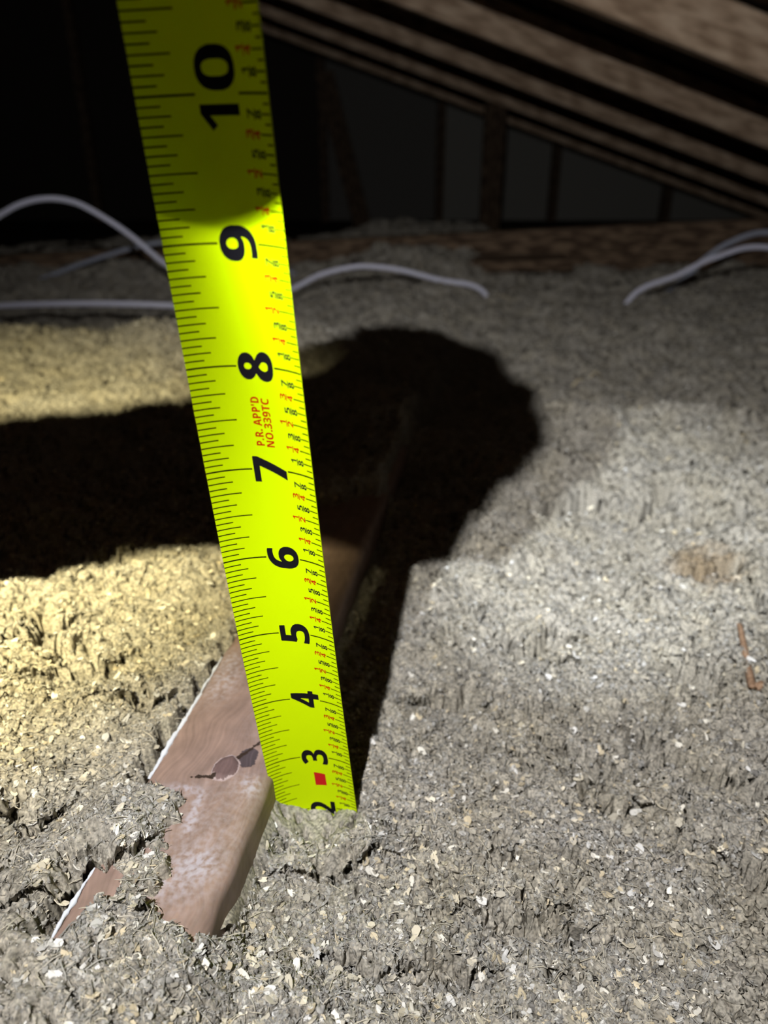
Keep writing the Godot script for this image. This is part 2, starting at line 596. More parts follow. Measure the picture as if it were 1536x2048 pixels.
func _surface(x: float, z: float) -> Vector3:     # the ground with its folds: clods lean over the fissures and hollows before them
	var dx := x - JO.x
	var dz := z - JO.z
	var a := dx * JD.x + dz * JD.z
	var b := dx * JN.x + dz * JN.z
	var calm := 1.0
	if b > -0.02 and b < JW + 0.035 and a > -0.03 and a < 0.3:
		calm = 1.0 - smoothstep(-0.02, -0.006, b) * (1.0 - smoothstep(JW + 0.015, JW + 0.035, b)) * smoothstep(-0.03, -0.01, a)
	var sx := 0.0021 * n_fold.get_noise_2d(x, z) * calm
	var sz := 0.0029 * n_fold.get_noise_2d(x + 9.0, z + 4.0) * calm
	var lift := 0.0
	var key := Vector2i(int(floor(x * 50.0)), int(floor(z * 50.0)))
	if lip_cells.has(key):
		var p := Vector2(x + 0.0035 * n_edge.get_noise_2d(x * 0.5 + 7.0, z * 0.5), z + 0.0035 * n_edge.get_noise_2d(x, z))
		var best := 1.0
		var front := 1.0
		for s in lip_cells[key]:
			var c := Geometry2D.get_closest_point_to_segment(p, s[0], s[1])
			var d := p.distance_to(c)
			if p.length() > c.length():
				best = minf(best, d)
			else:
				front = minf(front, d)
		var near := 1.0 - smoothstep(0.28, 0.40, -z)
		var k := near * (0.0045 - 0.0095 * z) * smoothstep(0.022, 0.002, best)
		lift = near * (0.0032 - 0.0040 * z) * smoothstep(0.020, 0.003, best) - near * 0.0035 * smoothstep(0.022, 0.004, front)
		var u := Vector2(x, z).normalized()
		sx -= u.x * k
		sz -= u.y * k
	return Vector3(x + sx, _ground(x, z) + lift, z + sz)


func _tint(x: float, z: float) -> Color:
	var f := 0.94 + 0.16 * n_mid.get_noise_2d(x * 1.7 + 3.0, z * 1.7)
	var c := Color(f, f, f)
	var w := n_mask.get_noise_2d(x * 2.0, z * 2.0 + 9.0)
	c = c.lerp(Color(f * 0.99, f * 0.97, f * 0.91), clampf(w + 0.35, 0.0, 1.0))
	var s := Vector2((x - 0.166) / 0.022, (z + 0.338) / 0.022).length() + 0.5 * n_edge.get_noise_2d(x, z)
	if s < 1.0:
		c = c.lerp(Color(0.62, 0.46, 0.28), 0.75 * (1.0 - s * s))
	return c


func _mark_fissures() -> void:
	for line in FISSURES:
		for i in line.size() - 1:
			var a: Vector2 = line[i]
			var b: Vector2 = line[i + 1]
			for cx in range(int(floor((minf(a.x, b.x) - 0.008) * 100.0)), int(floor((maxf(a.x, b.x) + 0.008) * 100.0)) + 1):
				for cz in range(int(floor((minf(a.y, b.y) - 0.008) * 100.0)), int(floor((maxf(a.y, b.y) + 0.008) * 100.0)) + 1):
					var key := Vector2i(cx, cz)
					if not fissure_cells.has(key):
						fissure_cells[key] = []
					fissure_cells[key].append([a, b])
			for cx in range(int(floor((minf(a.x, b.x) - 0.03) * 50.0)), int(floor((maxf(a.x, b.x) + 0.03) * 50.0)) + 1):
				for cz in range(int(floor((minf(a.y, b.y) - 0.03) * 50.0)), int(floor((maxf(a.y, b.y) + 0.03) * 50.0)) + 1):
					var key := Vector2i(cx, cz)
					if not lip_cells.has(key):
						lip_cells[key] = []
					lip_cells[key].append([a, b])


func _insulation() -> void:
	var root := _thing("insulation", "loose grey brown cellulose insulation covering the loft floor round the tape", "insulation")
	root.set_meta("kind", "stuff")
	var m := _mat(Color(1.0, 0.99, 0.975), 1.0, 0.15)
	m.albedo_texture = _tex(61, 0.05, [Color(0.38, 0.365, 0.345), Color(0.585, 0.575, 0.545), Color(0.66, 0.645, 0.615), Color(0.80, 0.77, 0.71)], [0.22, 0.45, 0.62, 0.85], 5)
	m.uv1_triplanar = true
	m.uv1_world_triplanar = true
	m.uv1_scale = Vector3(14.0, 14.0, 14.0)
	m.vertex_color_use_as_albedo = true
	# a fan of rings round the foot of the viewpoint: fine near by, coarser far away
	var rings := 1140
	var angles := PackedFloat32Array()
	for i in 41:
		angles.append(lerpf(-1.5, -0.76, i / 40.0))
	for i in range(1, 540):
		angles.append(lerpf(-0.76, 0.76, i / 540.0))
	for i in 41:
		angles.append(lerpf(0.76, 1.5, i / 40.0))
	var na := angles.size()
	var v := PackedVector3Array()
	var col := PackedColorArray()
	var idx := PackedInt32Array()
	v.resize((rings + 1) * na)
	col.resize((rings + 1) * na)
	var sn := PackedFloat32Array()
	var cs := PackedFloat32Array()
	for t in angles:
		sn.append(sin(t))
		cs.append(cos(t))
	for i in rings + 1:
		var r := 0.08 * pow(2.1 / 0.08, float(i) / rings)
		for k in na:
			var x := r * sn[k]
			var z := -r * cs[k]
			v[i * na + k] = _surface(x, z)
			col[i * na + k] = _tint(x, z)
	idx.resize(rings * (na - 1) * 6)
	var w := 0
	for i in rings:
		for k in na - 1:
			var a := i * na + k
			idx[w] = a
			idx[w + 1] = a + na
			idx[w + 2] = a + na + 1
			idx[w + 3] = a
			idx[w + 4] = a + na + 1
			idx[w + 5] = a + 1
			w += 6
	var nn := PackedVector3Array()
	nn.resize(v.size())
	for i in rings + 1:
		for k in na:
			var a := v[maxi(i - 1, 0) * na + k]
			var b := v[mini(i + 1, rings) * na + k]
			var c := v[i * na + maxi(k - 1, 0)]
			var d := v[i * na + mini(k + 1, na - 1)]
			nn[i * na + k] = (d - c).cross(b - a).normalized()
	var bed := _obj("fibre_bed", _mesh(v, nn, idx, PackedVector2Array(), col), m, root)
	bed.set_meta("kind", "stuff")
	# the bed behind and beside the viewpoint
	var st := SurfaceTool.new()
	st.begin(Mesh.PRIMITIVE_TRIANGLES)
	for i in 60:
		for k in 60:
			var q := []
			for e in [[0, 0], [1, 0], [1, 1], [0, 1]]:
				var x: float = -5.5 + 7.6 * (i + e[0]) / 60.0
				var z: float = -0.02 + 1.45 * (k + e[1]) / 60.0
				q.append(Vector3(x, minf(_ground(x, z) - 0.004, 0.02), z))
			_quad(st, q[0], q[1], q[2], q[3])
	st.generate_normals()
	var back := _obj("fibre_bed", st.commit(), m, root)
	back.set_meta("kind", "stuff")
	_scatter(root)


func _lump(seed_: int, rough: float, squash: float) -> ArrayMesh:
	var s := SphereMesh.new()
	s.radial_segments = 8
	s.rings = 4
	s.radius = 1.0
	s.height = 2.0
	var a := s.get_mesh_arrays()
	var v: PackedVector3Array = a[Mesh.ARRAY_VERTEX]
	var n := FastNoiseLite.new()
	n.seed = seed_
	n.frequency = 1.3
	for i in v.size():
		v[i] *= 1.0 + rough * n.get_noise_3dv(v[i]) * 2.0
		v[i].y *= squash
	return _mesh(v, _normals(v, a[Mesh.ARRAY_INDEX]), a[Mesh.ARRAY_INDEX])


func _flake(seed_: int) -> ArrayMesh:      # a torn scrap of paper, cupped, with a little thickness
	var r := RandomNumberGenerator.new()
	r.seed = seed_
	var k := 9
	var v := PackedVector3Array()
	var idx := PackedInt32Array()
	var ratio := r.randf_range(0.3, 0.65)
	var cup := r.randf_range(-0.12, 0.25)
	var rad := []
	for i in k:
		rad.append(r.randf_range(0.42, 1.25))
	for s in 2:
		v.append(Vector3(0, -0.1 * s, 0))
		for i in k:
			var q := TAU * i / k
			var p := Vector3(cos(q) * rad[i], 0, sin(q) * rad[i] * ratio)
			p.y = cup * p.x * p.x - 0.14 * s + r.randf_range(-0.15, 0.15) * (1 - s)
			v.append(p)
	for i in k:
		var j := (i + 1) % k
		idx.append_array([0, 1 + i, 1 + j, k + 1, k + 2 + j, k + 2 + i, 1 + i, k + 2 + i, k + 2 + j, 1 + i, k + 2 + j, 1 + j])
	return _flat(v, idx)


func _flat(v: PackedVector3Array, idx: PackedInt32Array) -> ArrayMesh:
	var st := SurfaceTool.new()
	st.begin(Mesh.PRIMITIVE_TRIANGLES)
	st.set_smooth_group(-1)
	for i in idx:
		st.add_vertex(v[i])
	st.generate_normals()
	return st.commit()


func _fibre(seed_: int) -> ArrayMesh:
	var r := RandomNumberGenerator.new()
	r.seed = seed_
	var pts := PackedVector3Array()
	var rad := PackedFloat32Array()
	var bow := r.randf_range(0.1, 0.3)
	for i in 5:
		var f := i / 4.0
		pts.append(Vector3(f * 2.0 - 1.0, bow * sin(f * 3.0), 0.15 * sin(f * 4.0 + seed_)))
		rad.append(0.06 * (1.2 - absf(f - 0.5)))
	return _tube(pts, rad, 4)


func _scatter(root: Node3D) -> void:
	var m := _mat(Color.WHITE, 1.0, 0.15)
	m.vertex_color_use_as_albedo = true
	# name, mesh, count, least and greatest half-size, palette (linear), how proud, reach of the tilt
	var grey := [Color(0.30, 0.29, 0.268), Color(0.38, 0.37, 0.345), Color(0.22, 0.21, 0.195), Color(0.33, 0.32, 0.298), Color(0.43, 0.42, 0.395)]
	var cream := [Color(0.68, 0.62, 0.50), Color(0.58, 0.50, 0.36), Color(0.66, 0.65, 0.63), Color(0.52, 0.48, 0.39), Color(0.46, 0.43, 0.37), Color(0.78, 0.75, 0.68)]
	var kinds := [
		["fibre_clump", _lump(1, 0.9, 0.55), 26000, 0.0003, 0.0011, grey, -0.3, 3.1],
		["fibre_shred", _flake(21), 50000, 0.0003, 0.0010, grey, 0.0, 3.1],
		["fibre_shred", _flake(22), 50000, 0.0003, 0.0011, grey, 0.0, 3.1],
		["fibre_shred", _flake(23), 50000, 0.0003, 0.0009, grey, 0.05, 2.6],
		["paper_flake", _flake(4), 4200, 0.0005, 0.0022, cream, 0.2, 1.3],
		["paper_flake", _flake(5), 6500, 0.0004, 0.0016, cream, 0.2, 1.6],
		["paper_flake", _flake(6), 4800, 0.0004, 0.0021, cream, 0.2, 1.3],
		["paper_flake", _flake(7), 17000, 0.00025, 0.0009, cream, 0.3, 2.2],
		["fibre_strand", _fibre(1), 12000, 0.0008, 0.0030, [cream[3], grey[1], cream[4], grey[0]], 0.15, 0.7],
		["fibre_strand", _fibre(2), 12000, 0.0006, 0.0022, [cream[0], grey[1], cream[4], grey[0]], 0.2, 1.2],
	]
	for d in kinds:
		var count: int = d[2]
		var at: Array[Transform3D] = []
		var cols := PackedColorArray()
		var tries := 0
		while at.size() < count and tries < count * 3:
			tries += 1
			var r := 0.085 * pow(1.3 / 0.085, pow(rng.randf(), 0.9))
			var th := rng.randf_range(-0.62, 0.62)
			if rng.randf() < 0.2:
				th *= 1.9
			var x := r * sin(th)
			var z := -r * cos(th)
			var dx := x - JO.x
			var dz := z - JO.z
			var a := dx * JD.x + dz * JD.z
			var b := dx * JN.x + dz * JN.z
			if b > -0.001 and b < JW + 0.001 and _bare(a, b) > 0.45:
				continue
			if _crack(x, z, a, b) > 0.25 and rng.randf() < 0.85:
				continue
			var size: float = d[3] + (d[4] - d[3]) * pow(rng.randf(), 2.2)
			size *= 1.0 + 0.5 * smoothstep(0.4, 1.2, r)
			if absf(x + 0.021) < 0.015 + size and absf(z + 0.1735) < 0.004 + size:
				continue          # clear of the blade
			var y := _surface(x, z)
			var basis := Basis(Vector3.UP, rng.randf() * TAU) * Basis(Vector3(1, 0, 0), rng.randf_range(-1, 1) * d[7] * 0.5) * Basis(Vector3(0, 0, 1), rng.randf_range(-1, 1) * d[7] * 0.5)
			at.append(Transform3D(basis.scaled(Vector3.ONE * size), y + Vector3(0, d[6] * size, 0)))
			var c: Color = d[5][rng.randi() % d[5].size()] * _tint(x, z)
			c *= rng.randf_range(0.82, 1.15)
			c.a = 1.0
			cols.append(c)
		var mm := MultiMesh.new()
		mm.transform_format = MultiMesh.TRANSFORM_3D
		mm.use_colors = true
		mm.mesh = d[1]
		mm.instance_count = at.size()
		for i in at.size():
			mm.set_instance_transform(i, at[i])
			mm.set_instance_color(i, cols[i])
		var o := MultiMeshInstance3D.new()
		o.name = d[0]
		o.multimesh = mm
		o.material_override = m
		root.add_child(o, true)
		o.set_meta("kind", "stuff")


# ------------------------------------------------------------------ cables and small litter
func _cables() -> void:
	var white := _mat(Color(0.86, 0.86, 0.93), 0.45, 0.5)
	var grey := _mat(Color(0.62, 0.64, 0.70), 0.5, 0.4)  # dim light on the farther cables put into this grey
	var runs := [
		[white, 0.0038, "looping white electrical cable dipping in and out of the insulation at the back", [Vector3(-1.0, -0.03, -1.22), Vector3(-0.68, 0.06, -1.2), Vector3(-0.5757, 0.1152, -1.2), Vector3(-0.5346, 0.1326, -1.2), Vector3(-0.4963, 0.1381, -1.2), Vector3(-0.4602, 0.1326, -1.2), Vector3(-0.4258, 0.1152, -1.2), Vector3(-0.3849, 0.087, -1.2), Vector3(-0.337, 0.0458, -1.2), Vector3(-0.27, 0.0, -1.2), Vector3(-0.2, -0.008, -1.2), Vector3(-0.1428, 0.0085, -1.2), Vector3(-0.0991, 0.0288, -1.2), Vector3(-0.0524, 0.0399, -1.2), Vector3(-0.0216, 0.0414, -1.2), Vector3(0.0247, 0.0362, -1.2), Vector3(0.087, 0.0213, -1.2), Vector3(0.1498, 0.0077, -1.2), Vector3(0.20, -0.045, -1.2), Vector3(0.34, -0.055, -1.2), Vector3(0.3962, 0.004, -1.2), Vector3(0.4513, 0.027, -1.2), Vector3(0.5077, 0.0546, -1.2), Vector3(0.5858, 0.0691, -1.2), Vector3(0.75, 0.03, -1.2), Vector3(0.9, -0.03, -1.2)]],
		[white, 0.0040, "straight white cable lying on the insulation left of the tape", [Vector3(-0.75, -0.03, -1.08), Vector3(-0.56, 0.002, -1.06), Vector3(-0.5225, 0.007, -1.06), Vector3(-0.4101, 0.0095, -1.06), Vector3(-0.2955, 0.0065, -1.06), Vector3(-0.22, 0.0, -1.05), Vector3(-0.15, -0.04, -1.04)]],
		[grey, 0.0036, "thin cable, its dimness painted in grey, slanting up behind the looping white cable on the left", [Vector3(-0.75, -0.05, -1.4), Vector3(-0.6052, 0.0, -1.4), Vector3(-0.5089, 0.0317, -1.4), Vector3(-0.407, 0.0562, -1.4), Vector3(-0.32, 0.055, -1.4), Vector3(-0.2, 0.02, -1.4), Vector3(-0.1, -0.03, -1.4)]],
		[grey, 0.0042, "thin cable, its dimness painted in grey, arching over the white one at the right edge", [Vector3(0.44, -0.04, -1.3), Vector3(0.5073, 0.012, -1.3), Vector3(0.5303, 0.038, -1.3), Vector3(0.5703, 0.0668, -1.3), Vector3(0.6295, 0.0823, -1.3), Vector3(0.72, 0.06, -1.3), Vector3(0.85, -0.03, -1.3)]],
	]
	for e in runs:
		var pts := _curve(e[3], 0.008)
		var rad := PackedFloat32Array()
		rad.resize(pts.size())
		rad.fill(e[1])
		var o := _obj("electrical_cable", _tube(pts, rad, 12), e[0])
		_tag(o, e[2], "cable", "cables at the back of the loft")


func _litter() -> void:
	# a half-buried splinter of wood on the right
	var m := _mat(Color(0.66, 0.57, 0.50), 0.85, 0.2)
	m.albedo_texture = m_wood.albedo_texture
	m.uv1_triplanar = true
	m.uv1_scale = Vector3(40, 40, 40)
	var t := _thing("wood_splinter", "thin brown splinter of wood half buried in the insulation at the right", "splinter", Vector3(0.151, 0.0, -0.256))
	var pts := PackedVector3Array()
	var rad := PackedFloat32Array()
	var ya := 0.0
	var yb := 0.0
	for i in 9:
		ya += _ground(0.1585 - 0.001 * i, -0.28 + 0.003 * i) / 9.0
		yb += _ground(0.1440 + 0.001 * i, -0.234 - 0.003 * i) / 9.0
	for i in 15:
		var f := i / 14.0
		var x := lerpf(0.1585, 0.1440, f)
		var z := lerpf(-0.2800, -0.2340, f)
		pts.append(Vector3(x - 0.151, lerpf(ya, yb, f) + (0.0026 if i % 9 else 0.0), z + 0.256))
		rad.append(0.0011 * (0.8 + 0.35 * f))
	_obj("shaft", _tube(pts, rad, 6, 1.4), m, t)
	var e := Vector3(0.1455, 0, -0.2345)
	var stub := PackedVector3Array([Vector3(e.x - 0.151, yb + 0.0022, e.z + 0.256), Vector3(e.x - 0.151 + 0.0025, yb + 0.0026, e.z + 0.2555), Vector3(e.x - 0.151 + 0.0055, yb + 0.0022, e.z + 0.255)])
	_obj("stub", _tube(stub, PackedFloat32Array([0.0018, 0.0021, 0.0013]), 6), m, t)
	# two pale straws far off
	var straw := _mat(Color(0.80, 0.74, 0.62), 0.7, 0.3)
	for s in [[Vector3(0.2, 0, -0.775), Vector3(0.232, 0, -0.785), "pale straw lying just right of the big shadow's tip"], [Vector3(0.176, 0, -1.205), Vector3(0.198, 0, -1.18), "pale straw beside the spot where the white cable dives under"]]:
		var p := PackedVector3Array()
		var rr := PackedFloat32Array()
		for i in 7:
			var q: Vector3 = s[0].lerp(s[1], i / 6.0)
			q.y = _ground(q.x, q.z) + 0.004
			p.append(q)
			rr.append(0.0011 * (1.2 - i / 10.0))
		var o := _obj("straw", _tube(p, rr, 6), straw)
		_tag(o, s[2], "straw", "pale straws on the insulation")


# ------------------------------------------------------------------ the tape measure
func _blade_at(k: float) -> Array:        # centre, across, away-from-viewer at k inches
	var s := (k - 6.0) * INCH
	var o := Vector3(-0.02734, 0.19 - 0.0905, -0.1607)
	var t := Vector3(-0.05036729, 0.98946132, 0.13575506)
	var u0 := Vector3(0.99819234, 0.05433565, -0.02568434)
	var n0 := Vector3(-0.03279, 0.13421601, -0.99040945)
	var r := -0.16422 - 1.5961 * s
	var u := u0 * cos(r) + n0 * sin(r)
	var n := -u0 * sin(r) + n0 * cos(r)
	return [o + t * s + u0 * 0.07863 * s * s + n0 * (-0.0478 * s * s - 0.58066 * s * s * s), u, n]


var _glyphs := {}


func _glyph(text: String) -> PackedVector2Array:     # triangles, fitted to 0..1 in height, x from 0, y down
	if _glyphs.has(text):
		return _glyphs[text]
	var f := SystemFont.new()
	f.font_names = PackedStringArray(["Droid Sans"])
	f.font_weight = 700
	var t := TextMesh.new()
	t.font = f
	t.font_size = 96
	t.depth = 0.0
	t.curve_step = 0.5
	t.text = text
	var a := t.get_mesh_arrays()
	var v: PackedVector3Array = a[Mesh.ARRAY_VERTEX]
	var idx: PackedInt32Array = a[Mesh.ARRAY_INDEX] if a[Mesh.ARRAY_INDEX] != null else PackedInt32Array(range(v.size()))
	var lo := Vector2(1e9, 1e9)
	var hi := Vector2(-1e9, -1e9)
	for p in v:
		lo = lo.min(Vector2(p.x, p.y))
		hi = hi.max(Vector2(p.x, p.y))
	var out := PackedVector2Array()
	var h := hi.y - lo.y
	for i in idx:
		out.append(Vector2((v[i].x - lo.x) / h, (hi.y - v[i].y) / h))
	_glyphs[text] = out
	return out


func _ink(im: Image, tris: PackedVector2Array, at: Vector2, scale_: Vector2, c: Color) -> void:
	for i in range(0, tris.size() - 2, 3):
		var p := [tris[i] * scale_ + at, tris[i + 1] * scale_ + at, tris[i + 2] * scale_ + at]
		var y0 := int(floor(minf(p[0].y, minf(p[1].y, p[2].y))))
		var y1 := int(ceil(maxf(p[0].y, maxf(p[1].y, p[2].y))))
		for y in range(maxi(y0, 0), mini(y1 + 1, im.get_height())):
			var yc := y + 0.5
			var a := 1e9
			var b := -1e9
			for e in 3:
				var s: Vector2 = p[e]
				var q: Vector2 = p[(e + 1) % 3]
				if (s.y <= yc) != (q.y <= yc):
					var x := s.x + (yc - s.y) / (q.y - s.y) * (q.x - s.x)
					a = minf(a, x)
					b = maxf(b, x)
			if b > a:
				var xa := int(round(a))
				im.fill_rect(Rect2i(xa, y, maxi(int(round(b)) - xa, 0), 1), c)


func _put(im: Image, text: String, k0: float, along: float, across: float, height: float, wide: float, c: Color, centred := true) -> void:
	# height runs across the blade, reading runs up it; sizes in inches; wide is the width of the text (0: natural)
	var ppi := 1024.0
	var g := _glyph(text)
	var w := 0.0
	for p in g:
		w = maxf(w, p.x)
	var sx := height * 1.06 if wide == 0.0 else wide / w
	_ink(im, g, Vector2((along - k0 - (w * sx / 2.0 if centred else 0.0)) * ppi, across * ppi), Vector2(sx, height) * ppi, c)


func _tape() -> void:
	var yellow := Color(0.785, 0.905, 0.0)
	var black := Color(0.085, 0.08, 0.10)
	var thin := Color(0.10, 0.11, 0.02)
	var red := Color(0.68, 0.10, 0.03)
	var root := _thing("tape_measure", "bright yellow steel tape standing upright in the insulation, numbered 2 to 10", "tape measure", Vector3(-0.021, 0.0, -0.1745))
	var strip := ArrayMesh.new()
	var lefts := {16: 0.155, 8: 0.215, 4: 0.275, 2: 0.335}
	var rights := {16: 0.062, 8: 0.088, 4: 0.115, 2: 0.15}
	for tile in 3:
		var k0 := 1.0 + 4.0 * tile
		var im := Image.create(4096, 1024, false, Image.FORMAT_RGB8)
		im.fill(yellow)
		for j in range(-1, 66):
			var x := int(j * 64.0)
			var f := 16
			var jj := posmod(j, 16)
			if jj == 0:
				im.fill_rect(Rect2i(x - 7, 0, 15, 410), thin)
				im.fill_rect(Rect2i(x - 7, 748, 15, 276), thin)
				continue
			for d in [2, 4, 8]:
				if jj % (16 / d) == 0:
					f = d
					break
			im.fill_rect(Rect2i(x - 6, 0, 12, int(lefts[f] * 1024)), thin)
			var rl := int(rights[f] * 1024)
			im.fill_rect(Rect2i(x - 6, 1024 - rl, 12, rl), thin)
		for q in range(-1, 34):
			var e := posmod(q, 8)
			if e == 0:
				continue
			var along := k0 + q / 8.0
			var num := str(e)
			var den := "8"
			var a := 0.785
			var c := black
			if e == 4:
				num = "1"
				den = "2"
				a = 0.725
				c = red
			elif e % 2 == 0:
				num = str(e / 2)
				den = "4"
				a = 0.755
				c = red
			_put(im, num, k0, along + 0.004, a - 0.004, 0.055, 0.034 if num == "1" else 0.058, c)
			im.fill_rect(Rect2i(int((along - k0 - 0.034) * 1024), int((a + 0.056) * 1024), 70, 8), c)
			_put(im, den, k0, along - 0.002, a + 0.068, 0.055, 0.058, c)
		for k in range(int(k0) - 1, int(k0) + 6):
			if k < 10:
				for o in [-0.006, 0.0, 0.006]:
					_put(im, str(k), k0, k + o, 0.415 + absf(o) * 0.5, 0.30, 0.255 if k != 1 else 0.16, black)
			else:
				_put(im, str(k)[1], k0, k + 0.155, 0.42, 0.30, 0.27 if str(k)[1] != "1" else 0.16, black)
				_put(im, str(k)[0], k0, k - 0.145, 0.42, 0.30, 0.165, black)
		if tile == 1:
			_put(im, "P.R. APP'D", k0, 7.245, 0.475, 0.072, 0.475, red, false)
			_put(im, "NO.339TC", k0, 7.235, 0.565, 0.072, 0.475, red, false)
		if tile == 0:
			_ink(im, PackedVector2Array([Vector2(2.46, 0.525), Vector2(2.71, 0.525), Vector2(2.68, 0.655), Vector2(2.46, 0.525), Vector2(2.68, 0.655), Vector2(2.46, 0.655)]), Vector2(-k0 * 1024, 0), Vector2(1024, 1024), Color(0.76, 0.13, 0.12))
		im.shrink_x2()
		var m := _mat(Color.WHITE, 0.6, 0.15)
		m.albedo_texture = ImageTexture.create_from_image(im)
		m.texture_repeat = false
		strip.add_surface_from_arrays(Mesh.PRIMITIVE_TRIANGLES, _blade_piece(k0, k0 + 4.0).surface_get_arrays(0))
		strip.surface_set_material(tile, m)
	var blade := MeshInstance3D.new()
	blade.name = "blade"
	blade.mesh = strip
	root.add_child(blade)
	_case(root)


func _blade_piece(k0: float, k1: float) -> ArrayMesh:
	var base := Vector3(-0.021, 0.0, -0.1745)
	var half := 0.0128
	var sag := 0.0034
	var rad := (half * half + sag * sag) / (2.0 * sag)
	var most := asin(half / rad)
	var v := PackedVector3Array()
	var uv := PackedVector2Array()
	var nn := PackedVector3Array()
	var idx := PackedInt32Array()
	var rows := 64
	var colsn := 24
	for side in 2:
		for i in rows + 1:
			var f := float(i) / rows
			var fr := _blade_at(lerpf(k0, k1, f))
			for j in colsn + 1:
				var q := (float(j) / colsn - 0.5) * 2.0 * most
				var rr := rad + (0.00025 if side == 1 else 0.0)
				v.append(fr[0] + fr[1] * (sin(q) * rr) + fr[2] * (cos(q) * rr - rad * cos(most)) - base)
				nn.append((fr[1] * -sin(q) - fr[2] * cos(q)) * (1.0 if side == 0 else -1.0))
				uv.append(Vector2(f, float(j) / colsn) if side == 0 else Vector2(0.03, 0.5))
	var per := (rows + 1) * (colsn + 1)
	for side in 2:
		for i in rows:
			for j in colsn:
				var a := side * per + i * (colsn + 1) + j
				var b := a + colsn + 1
				if side == 0:
					idx.append_array([a, b, b + 1, a, b + 1, a + 1])
				else:
					idx.append_array([a, b + 1, b, a, a + 1, b + 1])
	for i in rows:                       # the two thin edges
		for j in [0, colsn]:
			var a: int = i * (colsn + 1) + j
			var b: int = a + colsn + 1
			if j == 0:
				idx.append_array([a, a + per, b + per, a, b + per, b])
			else:
				idx.append_array([a, b + per, a + per, a, b, b + per])
	return _mesh(v, nn, idx, uv)


# the case the blade comes out of, held above the picture
func _case(root: Node3D) -> void:
	var shell := _mat(Color(0.92, 0.78, 0.05), 0.45)
	var rubber := _mat(Color(0.07, 0.07, 0.075), 0.8)
	var c := Vector3(-0.0375, 0.2755, -0.112) - root.position
	var o := _obj("case_shell", _rounded(Vector3(0.036, 0.056, 0.078), 0.007, 0.004), shell, root)
	o.position = c
	o.rotation.z = -0.2
	var band := _obj("rubber_band", _rounded(Vector3(0.040, 0.022, 0.082), 0.009, 0.003), rubber, root)
	band.position = c + Vector3(0.0028, 0.0137, 0)
	band.rotation.z = -0.2
	var mouth := _obj("blade_mouth", _rounded(Vector3(0.033, 0.010, 0.016), 0.004, 0.002), rubber, root)
	mouth.position = Vector3(-0.033, 0.247, -0.1375) - root.position
	var clip := _obj("belt_clip", _rounded(Vector3(0.0025, 0.036, 0.018), 0.004, 0.001), _mat(Color(0.7, 0.7, 0.72), 0.3), root)
	clip.position = c + Vector3(0.0179, -0.0098, 0.0)
	clip.rotation.z = -0.2


# a slab along x whose yz outline is a rounded rectangle, edges bevelled
func _rounded(s: Vector3, r: float, bev: float) -> ArrayMesh:
	var v := PackedVector3Array()
	var idx := PackedInt32Array()
	var k := 32
	var secs := [[-s.x / 2, bev], [-s.x / 2 + bev * 0.3, bev * 0.3], [-s.x / 2 + bev, 0.0], [s.x / 2 - bev, 0.0], [s.x / 2 - bev * 0.3, bev * 0.3], [s.x / 2, bev]]
	for e in secs:
		for i in k:
			var q := TAU * (i + 0.5) / k
			var hy := s.y / 2 - r
			var hz := s.z / 2 - r
			var p := Vector2(signf(cos(q)) * hy + cos(q) * (r - e[1]), signf(sin(q)) * hz + sin(q) * (r - e[1]))
			v.append(Vector3(e[0], p.x, p.y))
	for j in secs.size() - 1:
		for i in k:
			var a := j * k + i
			var b := j * k + (i + 1) % k
			idx.append_array([a, b, b + k, a, b + k, a + k])
	for e in [0, secs.size() - 1]:
		v.append(Vector3(secs[e][0], 0, 0))
		for i in k:
			var a: int = e * k + i
			var b: int = e * k + (i + 1) % k
			if e == 0:
				idx.append_array([v.size() - 1, b, a])
			else:
				idx.append_array([v.size() - 1, a, b])
	return _mesh(v, _normals(v, idx), idx)


# ------------------------------------------------------------------ the head torch
func _torch() -> void:
	var t := _thing("head_torch", "small black head torch with three lamps, the warm one added, shining down on the tape", "torch", LAMP)
	var black := _mat(Color(0.05, 0.05, 0.055), 0.6)
	var d := (Vector3(0.0, 0.0, -0.5) - LAMP).normalized()
	var body := _obj("housing", _rounded(Vector3(0.082, 0.036, 0.024), 0.008, 0.003), black, t)
	body.basis = Basis.looking_at(d, Vector3.UP)
	body.position = -d * 0.0195 + Vector3(-0.016, 0, 0)
	for e in [[Vector3(-0.018, 0, 0), Vector3(0.125, 0.0, -0.38), 0.0075, 0.045, Color(0.95, 0.98, 1.0)], [Vector3(-0.038, 0, 0), Vector3(-0.225, 0.0, -0.375), 0.0078, 0.026, Color(1, 0.85, 0.4)], [Vector3.ZERO, Vector3(0.06, 0.22, -0.9), 0.0078, 0.0, Color(1, 0.99, 0.97)]]:
		var at: Vector3 = e[0]
		var to: Vector3 = (e[1] - (LAMP + at)).normalized()
		if e[3] > 0.0:
			var tube := _tube_open(e[2], e[2] + 0.0012, -0.006, e[3])
			var o := _obj("lamp_tube", tube, black, t)
			o.basis = Basis.looking_at(to, Vector3.UP)
			o.position = at
		var disc := CylinderMesh.new()
		disc.top_radius = 0.0034
		disc.bottom_radius = 0.0034
		disc.height = 0.002
		var glow := _mat(Color(0.9, 0.9, 0.85), 0.4)
		glow.emission_enabled = true
		glow.emission = e[4]
		glow.emission_energy_multiplier = 1.0
		var l := _obj("lamp_bulb", disc, glow, t)
		l.basis = Basis.looking_at(to, Vector3.UP) * Basis(Vector3.RIGHT, PI / 2)
		l.position = at - to * 0.0035


